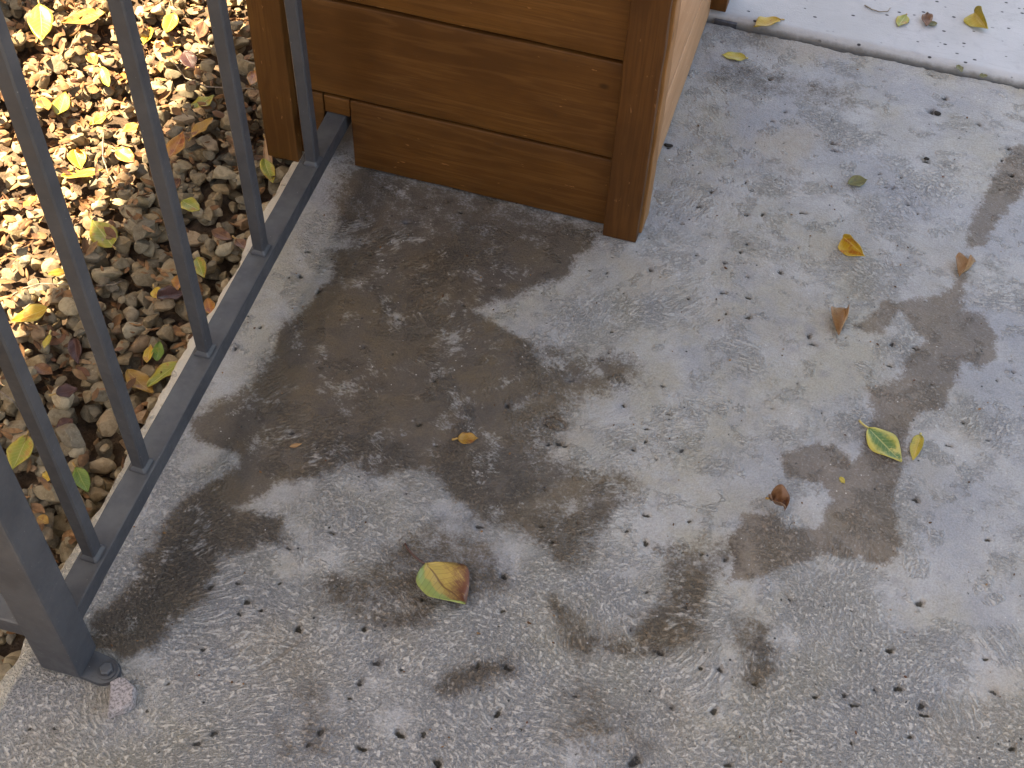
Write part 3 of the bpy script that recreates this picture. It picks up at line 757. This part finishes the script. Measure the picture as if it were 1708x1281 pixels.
# ------------------------------------------------------------------ leaves
def leaf_mesh(Ln, Wn, fold, curl, seed, crumple=.0, sharp=1.0, nu=19, nv=9, side=0.0):
    r = np.random.default_rng(seed); P, lu, lv = [], [], []
    for i in range(nu):
        u = i/(nu-1)
        wd = Wn/2*(max(math.sin(math.pi*u**.86), 0)**(.82*sharp))*(1-.12*u)*(1-.35*max(0, u-.8)/.2) + .0003
        wd *= 1 + .07*mn.noise((u*4, seed*1.3, 2))
        ang = (u-.45)*curl
        for j in range(nv):
            v = 2*j/(nv-1)-1; s_ = abs(v)*wd
            f = fold*(1+side*np.sign(v))
            if abs(f) > 1e-3:
                k = f/max(wd, 1e-5); th = k*s_
                # half fold at the rib, half rounding towards the rim
                x_ = s_*math.cos(f*.6)*.55 + .45*math.sin(th)/k*math.cos(f*.3); z_ = s_*math.sin(f*.6)*.55 + .45*(1-math.cos(th))/k + .2*s_*math.sin(f*.3)
            else: x_, z_ = s_, 0
            x_ *= np.sign(v) if v else 0
            if abs(curl) > 1e-3:
                R = Ln/curl; y_ = (R-z_)*math.sin(ang); zz = R - (R-z_)*math.cos(ang)
            else: y_, zz = (u-.45)*Ln, z_
            rip = Wn*.05*v*v*math.sin(u*(9+seed % 5)+seed+2*v) + crumple*Ln*mn.noise((u*3.2+seed, v*2.1, seed*.3))
            P.append((x_ + crumple*Ln*.6*mn.noise((u*3+seed, v*2, 7)), y_, zz+rip)); lu.append(u); lv.append(v)
    F = [(i*nv+j, i*nv+j+1, (i+1)*nv+j+1, (i+1)*nv+j) for i in range(nu-1) for j in range(nv-1)]
    me = bpy.data.meshes.new('leaf'); me.from_pydata(P, [], F)
    me.polygons.foreach_set('use_smooth', [True]*len(me.polygons))
    for nme, a in (('lu', lu), ('lv', lv)):
        t = me.attributes.new(nme, 'FLOAT', 'POINT'); t.data.foreach_set('value', np.array(a, np.float32))
    return me

def leaf(b, t, wpx, mat, label, group=None, fold=.3, curl=.4, roll=0.0, tilt=0.0, stalk=0.0, seed=None, crumple=.02, z=None, flip=False, side=0.0, lift=0.0, sharp=1.0, cat='leaf'):
    global LSEED
    LSEED += 1; sd = seed if seed is not None else LSEED
    on_gravel = z == 'g'
    zz = -.036 if on_gravel else (z or 0.0)
    B = at(*b, zz); T = at(*t, zz)
    if on_gravel:
        c = (B+T)/2; zz = hz(c[0], c[1], .016, .93); B = at(*b, zz); T = at(*t, zz)
    dv = T-B; Ln = float(np.hypot(dv[0], dv[1])); c = (B*.55+T*.45)
    Wn = wpx*float(np.linalg.norm(c-CAM))/FPX
    me = leaf_mesh(Ln*(1+.05*abs(curl)), Wn*(1+.25*abs(fold)), fold, -curl if flip else curl, sd, crumple, sharp, side=side)
    o = link('leaf', me, LM[mat])
    yaw = math.atan2(dv[1], dv[0]) - math.pi/2
    o.rotation_euler = Euler((tilt, roll, 0)).to_matrix().to_4x4().to_euler()
    Rm = Matrix.Rotation(yaw, 3, 'Z') @ Euler((tilt, roll, 0)).to_matrix()
    o.rotation_euler = Rm.to_euler()
    co = np.zeros(len(me.vertices)*3, np.float32); me.vertices.foreach_get('co', co); co = co.reshape(-1, 3)@np.array(Rm).T
    zmin = np.quantile(co[:, 2], .05) if on_gravel else co[:, 2].min()
    mid_ = (co.max(0)+co.min(0))/2
    o.location = (c[0]-mid_[0]*.5, c[1]-mid_[1]*.5, zz + .0007 - zmin + lift)
    sm = o.modifiers.new('thickness', 'SOLIDIFY'); sm.thickness = .00045; sm.offset = 0
    tag(o, label, cat, group)
    if stalk:
        i = 4; p0 = Vector(me.vertices[i].co)
        inv = Rm.transposed(); gz = (inv @ Vector((0, 0, 1)))
        pts = []
        for k in range(7):
            q = k/6; p = p0 + Vector((0, -1, 0))*stalk*q + Vector((.12*stalk*math.sin(q*2.4), 0, 0))
            pw = Rm @ p; p = inv @ Vector((pw.x, pw.y, pw.z*(1-q) + q*(zz+.0012-o.location.z) if not on_gravel else pw.z))
            pts.append(p)
        link('stalk', mesh_bm('stalk', tube_bm(pts, [.0013-.0004*math.sin(k) *.3 for k in range(7)], 6), True), LM['dark'] if mat == 'tricolour' else LM['ochre'] if mat not in ('variegated', 'lemon') else LM['lemon'], o)
    return o
LSEED = 0
# on the patio
leaf((712, 942), (776, 1022), 84, 'tricolour', 'large yellow leaf with green margin and brown curling tip lying on the stained slab', fold=.55, curl=.75, roll=-.14, stalk=.034, tilt=.15, crumple=.06, seed=5)
leaf((764, 734), (798, 734), 24, 'ochre', 'small crumpled yellow and brown leaf on the dark damp stain', fold=.5, curl=.8, stalk=.006, crumple=.06)
leaf((484, 746), (504, 741), 7, 'tan', 'tiny tan leaf scrap on the dark damp stain', fold=.2, curl=.3)
leaf((1449, 716), (1504, 772), 50, 'variegated', 'flat green leaf with yellow rim and midrib on the wet trail', fold=.14, curl=.22, stalk=.014, crumple=.012, seed=11)
leaf((1534, 728), (1521, 770), 21, 'lemon', 'narrow folded yellow leaf standing beside the green leaf with yellow rim', fold=1.1, curl=.2, stalk=.003, roll=.3)
leaf((1283, 835), (1309, 853), 42, 'brown', 'small brown crumpled star shaped leaf by the wet trail', fold=1.7, curl=1.2, crumple=.28, stalk=.004, flip=True)
leaf((1405, 518), (1394, 562), 48, 'tan', 'tan brown leaf rolled into a tube standing on bare slab', fold=1.9, curl=.5, roll=.35, crumple=.04)
leaf((1597, 461), (1624, 438), 46, 'tan', 'tan leaf curled into a cup at a narrow part of the wet trail', fold=1.9, curl=.7, roll=-.5, crumple=.03)
leaf((1405, 400), (1441, 433), 38, 'yellow', 'bright yellow leaf folded in half resting on its fold', fold=1.45, curl=.15, roll=1.05, crumple=.012)
leaf((1414, 309), (1446, 303), 21, 'olive', 'small dull olive green curled leaf on bare slab', fold=.8, curl=.7, roll=.2)
leaf((1243, 98), (1203, 93), 21, 'lemon', 'pale yellow leaf near the far corner of the planter', fold=.35, curl=.35, stalk=.003)
leaf((1299, 37), (1256, 50), 34, 'yellow', 'curled yellow leaf with a stalk lying across the slab joint', fold=.7, curl=.5, roll=.3, z=.009, stalk=.009, lift=.001)
leaf((1511, 27), (1497, 46), 19, 'greenyellow', 'small pale green leaf on the pale walkway', fold=.3, curl=.3, z=.0105, stalk=.003)
leaf((1546, 26), (1543, 48), 17, 'brown', 'brown curled dead leaf on the pale walkway', fold=1.0, curl=.8, z=.0105, stalk=.005, crumple=.08)
leaf((1548, 42), (1563, 40), 12, 'olive', 'small dark green leaf scrap touching the brown curled leaf on the walkway', fold=.4, curl=.4, z=.0105)
leaf((1621, 25), (1642, 53), 38, 'lemon', 'yellow leaf folded along its rib on the pale walkway', fold=1.4, curl=.15, roll=1.0, z=.0105)
leaf((1597, 110), (1604, 122), 10, 'olive', 'tiny olive leaf scrap in the joint', fold=.6, curl=.6, z=.008, group='leaf scraps in the joint')
leaf((1633, 128), (1647, 128), 9, 'olive', 'tiny olive leaf scrap in the joint', fold=.6, curl=.6, z=.008, group='leaf scraps in the joint')
leaf((1401, 797), (1408, 808), 8, 'lemon', 'tiny cream petal scrap on the wet trail', fold=.5, curl=.8, crumple=.1)

# on the gravel: base, tip, width, kind, words
GL = [
 ((68, 20), (70, 70), 37, 'greenyellow', 'green leaf with yellow veins and orange tip', .2, .3),
 ((175, 24), (103, 42), 30, 'ochre', 'long ochre yellow leaf with upturned sides', .45, .5),
 ((290, 27), (276, 57), 24, 'yellow', 'oval orange yellow leaf', .3, .4),
 ((252, 50), (240, 77), 18, 'yellow', 'bright yellow narrow leaf', .4, .4),
 ((292, 77), (252, 73), 20, 'orange', 'pinkish orange leaf with pale rim', .3, .3),
 ((98, 192), (112, 158), 26, 'greenyellow', 'yellow green pointed leaf on brown litter', .5, .4),
 ((124, 254), (136, 284), 28, 'yellow', 'bright yellow leaf standing on edge', .8, .4),
 ((106, 300), (174, 285), 25, 'yellow', 'long yellow leaf with orange end', .35, .5),
 ((322, 182), (358, 162), 30, 'greenyellow', 'yellow and brown torn leaf', .3, .6),
 ((320, 228), (358, 204), 26, 'ochre', 'ochre folded leaf beside a railing bar', .7, .4),
 ((284, 262), (308, 226), 28, 'orange', 'rusty orange leaf beside a railing bar', .4, .5),
 ((188, 414), (154, 368), 42, 'greenyellow', 'large green and yellow leaf with brown corner', .15, .25),
 ((305, 338), (334, 352), 28, 'greenyellow', 'yellow green leaf half hidden by a railing bar', .3, .3),
 ((258, 482), (266, 502), 18, 'yellow', 'small yellow curled leaf', .6, .5),
 ((264, 508), (312, 486), 34, 'dark', 'dark brown curled leaf', .7, .6),
 ((80, 516), (20, 538), 32, 'yellow', 'long yellow arched leaf', .35, .5),
 ((82, 460), (118, 452), 13, 'yellow', 'narrow yellow leaf strip', .5, .4),
 ((82, 560), (76, 586), 13, 'lemon', 'small lemon pointed leaf', .4, .3),
 ((122, 566), (132, 612), 20, 'dark', 'dark maroon narrow leaf standing on edge', .8, .3),
 ((246, 606), (252, 576), 16, 'yellow', 'upright yellow leaf', .8, .5),
 ((262, 602), (268, 572), 18, 'green', 'upright green leaf', .6, .4),
 ((298, 606), (248, 652), 42, 'greenyellow', 'broad green and yellow leaf', .25, .3),
 ((214, 626), (258, 656), 34, 'ochre', 'brown spotted yellow leaf', .3, .5),
 ((46, 730), (20, 786), 38, 'greenyellow', 'pointed green leaf with yellow side', .45, .3),
 ((88, 784), (74, 810), 20, 'yellow', 'small bright yellow leaf', .5, .4),
 ((128, 782), (148, 824), 25, 'green', 'bright green leaf half behind a railing bar', .3, .3),
 ((64, 864), (82, 874), 18, 'ochre', 'small ochre leaf beside the post', .4, .4),
 ((328, 432), (342, 468), 22, 'greenyellow', 'narrow yellow green leaf', .5, .3),
 ((346, 500), (354, 530), 18, 'orange', 'orange brown leaf by the slab edge', .6, .5),
 ((300, 462), (296, 486), 22, 'orange', 'orange curled leaf', .7, .6),
 ((440, 272), (456, 306), 22, 'greenyellow', 'olive yellow leaf under the planter corner', .4, .4),
 ((444, 240), (452, 300), 12, 'tan', 'tan narrow leaf under the planter corner', .6, .3),
 ((308, 92), (324, 116), 26, 'dark', 'deep maroon curled leaf', .5, .6),
 ((68, 165), (82, 188), 22, 'orange', 'terracotta oval leaf', .3, .4),
 ((196, 252), (226, 272), 24, 'orange', 'rust brown leaf at the edge of the sunlight', .5, .6),
 ((172, 118), (182, 148), 16, 'lemon', 'faded yellow leaf', .4, .4),
 ((395, 400), (412, 418), 18, 'brown', 'brown curled leaf', .6, .6),
 ((355, 390), (388, 400), 22, 'brown', 'brown curled leaf', .5, .6),
 ((60, 610), (92, 632), 22, 'brown', 'brown curled leaf', .6, .6),
 ((95, 660), (130, 650), 24, 'dark', 'dark curled leaf', .7, .7),
 ((120, 700), (96, 722), 26, 'dark', 'dark curled leaf', .5, .6),
 ((70, 690), (40, 700), 18, 'brown', 'brown curled leaf', .5, .6),
 ((40, 640), (24, 656), 18, 'ochre', 'ochre leaf scrap', .5, .5),
 ((220, 120), (200, 140), 20, 'orange', 'orange leaf scrap', .5, .6),
 ((150, 90), (160, 112), 18, 'orange', 'orange leaf scrap', .6, .5),
 ((210, 30), (196, 60), 18, 'brown', 'brown curled leaf', .6, .5),
 ((20, 180), (34, 200), 16, 'ochre', 'ochre leaf scrap', .5, .5),
 ((60, 330), (40, 350), 18, 'orange', 'orange leaf scrap', .5, .5),
 ((230, 210), (204, 222), 18, 'ochre', 'ochre leaf scrap', .5, .5),
 ((176, 196), (150, 210), 18, 'yellow', 'yellow leaf scrap', .5, .5),
 ((340, 40), (330, 70), 20, 'brown', 'brown curled leaf', .6, .5),
 ((300, 300), (280, 320), 16, 'brown', 'brown curled leaf', .6, .5),
 ((400, 200), (392, 224), 18, 'ochre', 'ochre leaf scrap', .6, .5),
 ((425, 120), (418, 150), 18, 'orange', 'orange leaf scrap', .6, .5),
]
seen = {}
for b, t, wp, mt, txt, fo, cu in GL: seen[txt] = seen.get(txt, 0)+1
for b, t, wp, mt, txt, fo, cu in GL:
    leaf(b, t, wp, mt, txt + ' lying on the gravel', 'fallen leaves on the gravel' if seen[txt] > 1 else None, fold=fo, curl=cu, roll=rng.normal(0, .18), tilt=rng.normal(0, .12), z='g', crumple=.03, stalk=.008 if rng.random() < .35 else 0)

# ------------------------------------------------------------------ twigs, chips and crumbs
def twig(pts, r, label, z='g'):
    P = []
    for q in pts:
        g = -.036 if z == 'g' else z
        p = at(*q, g)
        if z == 'g': g = hz(p[0], p[1], .006, .95); p = at(*q, g)
        P.append(Vector((p[0], p[1], g + r*1.1)))
    zs = max(p.z for p in P) if z == 'g' else None
    fine = []
    for a, b in zip(P, P[1:]):
        for k in range(4): fine.append(a.lerp(b, k/4) + Vector((random.gauss(0, r*.3), random.gauss(0, r*.3), 0)))
    fine.append(P[-1])
    o = link('twig', mesh_bm('twig', tube_bm(fine, [r*(1-.5*i/len(fine)) for i in range(len(fine))], 6), True), M['twig'])
    tag(o, label, 'twig'); return o
twig([(136, 50), (118, 80), (102, 102)], .0016, 'straight pale twig lying on sunlit brown litter')
twig([(286, 98), (310, 132), (345, 146), (392, 148), (428, 150)], .0013, 'long thin curved twig reaching under the planter corner')
twig([(173, 222), (171, 262), (182, 292), (196, 318)], .0012, 'thin bent twig crossing from sunlight into shade')
twig([(8, 502), (40, 482), (70, 474), (124, 476)], .0012, 'thin arched twig beside the long yellow arched leaf')
twig([(162, 478), (190, 476), (209, 468)], .0013, 'short pale twig among the shaded pebbles')
twig([(2, 655), (20, 668), (36, 690)], .0014, 'short grey twig at the dark leaf heap')
twig([(1442, 10), (1454, 17), (1468, 21), (1480, 20), (1486, 14)], .0011, 'thin curved twig on the pale walkway', .011)

def lump(name, px, py, wpx, hpx, mat, label, cat, seed, z=0.0, rz=0, flat=.4, sub=2):
    r = np.random.default_rng(seed); bm = bmesh.new(); bmesh.ops.create_icosphere(bm, subdivisions=sub+1, radius=1)
    for _ in range(7):
        n = Vector(r.normal(size=3)).normalized(); d = r.uniform(.45, .85)
        for v in bm.verts:
            k = v.co.dot(n)-d
            if k > 0: v.co -= n*k
    for v in bm.verts: v.co *= 1+.10*mn.noise(v.co*2.6+Vector((seed, 0, 0)))
    c = at(px, py, z); k = float(np.linalg.norm(c-CAM))/FPX
    sx, sy = wpx*k/2, hpx*k/2/.8; sz = min(sx, sy)*flat*2
    for v in bm.verts: v.co = Vector((v.co.x*sx, v.co.y*sy, v.co.z*sz))
    mz = min(v.co.z for v in bm.verts)
    o = link(name, mesh_bm(name, bm, True), mat); o.location = (c[0], c[1], z-mz-.0004); o.rotation_euler = (0, 0, rz)
    tag(o, label, cat); return o
# flat broken stone at the foot plate
c = at(205, 1166); bm = bmesh.new()
outl = [tuple((at(px, py)-c)[:2]) for px, py in ((187, 1145), (201, 1137), (214, 1138), (228, 1154), (225, 1179), (208, 1190), (183, 1198), (186, 1173))]
lo = [bm.verts.new((x*1.06, y*1.04, 0)) for x, y in outl]; mi = [bm.verts.new((x, y, .0085)) for x, y in outl]; hi = [bm.verts.new((x*.88, y*.9, .0115)) for x, y in outl]
bm.faces.new(lo[::-1]); bm.faces.new(hi)
for A, B in ((lo, mi), (mi, hi)):
    for i in range(len(outl)): bm.faces.new((A[i], A[(i+1) % len(outl)], B[(i+1) % len(outl)], B[i]))
subdiv_long(bm, .006); warp(bm, .0011, 160, 3)
o = link('stone_chip', mesh_bm('stone_chip', bm), M['granite']); o.location = (c[0], c[1], .0004)
tag(o, 'flat pinkish grey broken stone chip against the post foot plate', 'stone')
lump('debris', 1115, 243, 15, 8, M['rubber'], 'black crumb lying against the side of the planter', 'debris', 3, flat=.22)
lump('debris', 1562, 190, 14, 8, M['rubber'], 'dark crumbled debris in a hollow of the slab', 'debris', 4, flat=.22)
lump('debris', 1545, 266, 11, 8, M['rubber'], 'dark bug like crumb on bare slab', 'debris', 5, flat=.22)
# scattered grit on the slab, too small to pick apart
gv_, gf_, gt_, off = [], [], [], 0
co, fa = pebble_verts(55, 1)
for k in range(420):
    x = rng.uniform(-.04, 1.0); y = rng.uniform(-.85, .53)
    if -.1 < x < .43 and y > .04: continue
    r_ = .0006 + .0011*rng.random()**3; e_ = rng.uniform(.6, 2.2)
    Rm = np.array(Euler((0, 0, rng.uniform(0, 6.3))).to_matrix())
    gv_.append((co*np.array([r_*e_, r_, r_*.7]))@Rm.T + np.array([x, y, .0012])); gf_.append(fa+off); gt_.append(np.full(len(co), rng.choice([0, .05, .3, .9, .95, .8]))); off += len(co)
me = bpy.data.meshes.new('grit'); me.from_pydata(np.concatenate(gv_).tolist(), [], np.concatenate(gf_).tolist())
a = me.attributes.new('tone', 'FLOAT', 'POINT'); a.data.foreach_set('value', np.concatenate(gt_).astype(np.float32))
tag(link('grit', me, M['litter']), 'fine brown grit scattered over the slab', 'grit', kind='stuff')
# strip of metal in the joint next to the planter
bm = bmesh.new(); P0 = at(1192, 34); P1 = at(1229, 42)
dv = Vector(P1-P0); n_ = Vector((-dv.y, dv.x, 0)).normalized()*.004
vs_ = [Vector(P0)-n_, Vector(P1)-n_, Vector(P1)+n_, Vector(P0)+n_]
lo = [bm.verts.new((v.x, v.y, -.006)) for v in vs_]; hi = [bm.verts.new((v.x, v.y, .0035)) for v in vs_]
bm.faces.new(lo[::-1]); bm.faces.new(hi)
for i in range(4): bm.faces.new((lo[i], lo[(i+1) % 4], hi[(i+1) % 4], hi[i]))
o = link('joint_strip', mesh_bm('joint_strip', bm), M['metal']); tag(o, 'dark metal strip set in the slab joint beside the planter', 'metal strip')

# ------------------------------------------------------------------ added out of view to shade the patio: a roof and two walls
RZ = 2.35
RX = -.28 + SUN.x/SUN.z*(RZ+.036)
bm = bmesh.new(); box_bm((RX, -1.35, RZ), (1.15, 1.35, RZ+.12), .01, 2, bm)  # unseen roof, its edges set by where shade and sky light should fall
tag(link('shade_roof', mesh_bm('shade_roof', bm), M['roofm']), 'flat boarded roof added out of view to shade the slab', 'roof')
bm = bmesh.new(); box_bm((-.3, -3.1, -.1), (3.2, -2.9, RZ-.003), .01, 2, bm)  # unseen wall added behind the camera to keep facing sides dark
tag(link('rear_shade_wall', mesh_bm('rear_shade_wall', bm), M['stucco']), 'tan stucco wall added out of view to darken the light from behind', 'wall')

bm = bmesh.new(); box_bm((-2.45, -3.0, -.1), (-2.25, 3.4, 2.7), .01, 2, bm)  # unseen wall added to hold back sky light from the left
tag(link('sky_block_wall', mesh_bm('sky_block_wall', bm), mat_plain('brown_stucco', (.20, .15, .10), .9, .2, 15)), 'brown wall added out of view to block sky light from the left', 'wall')
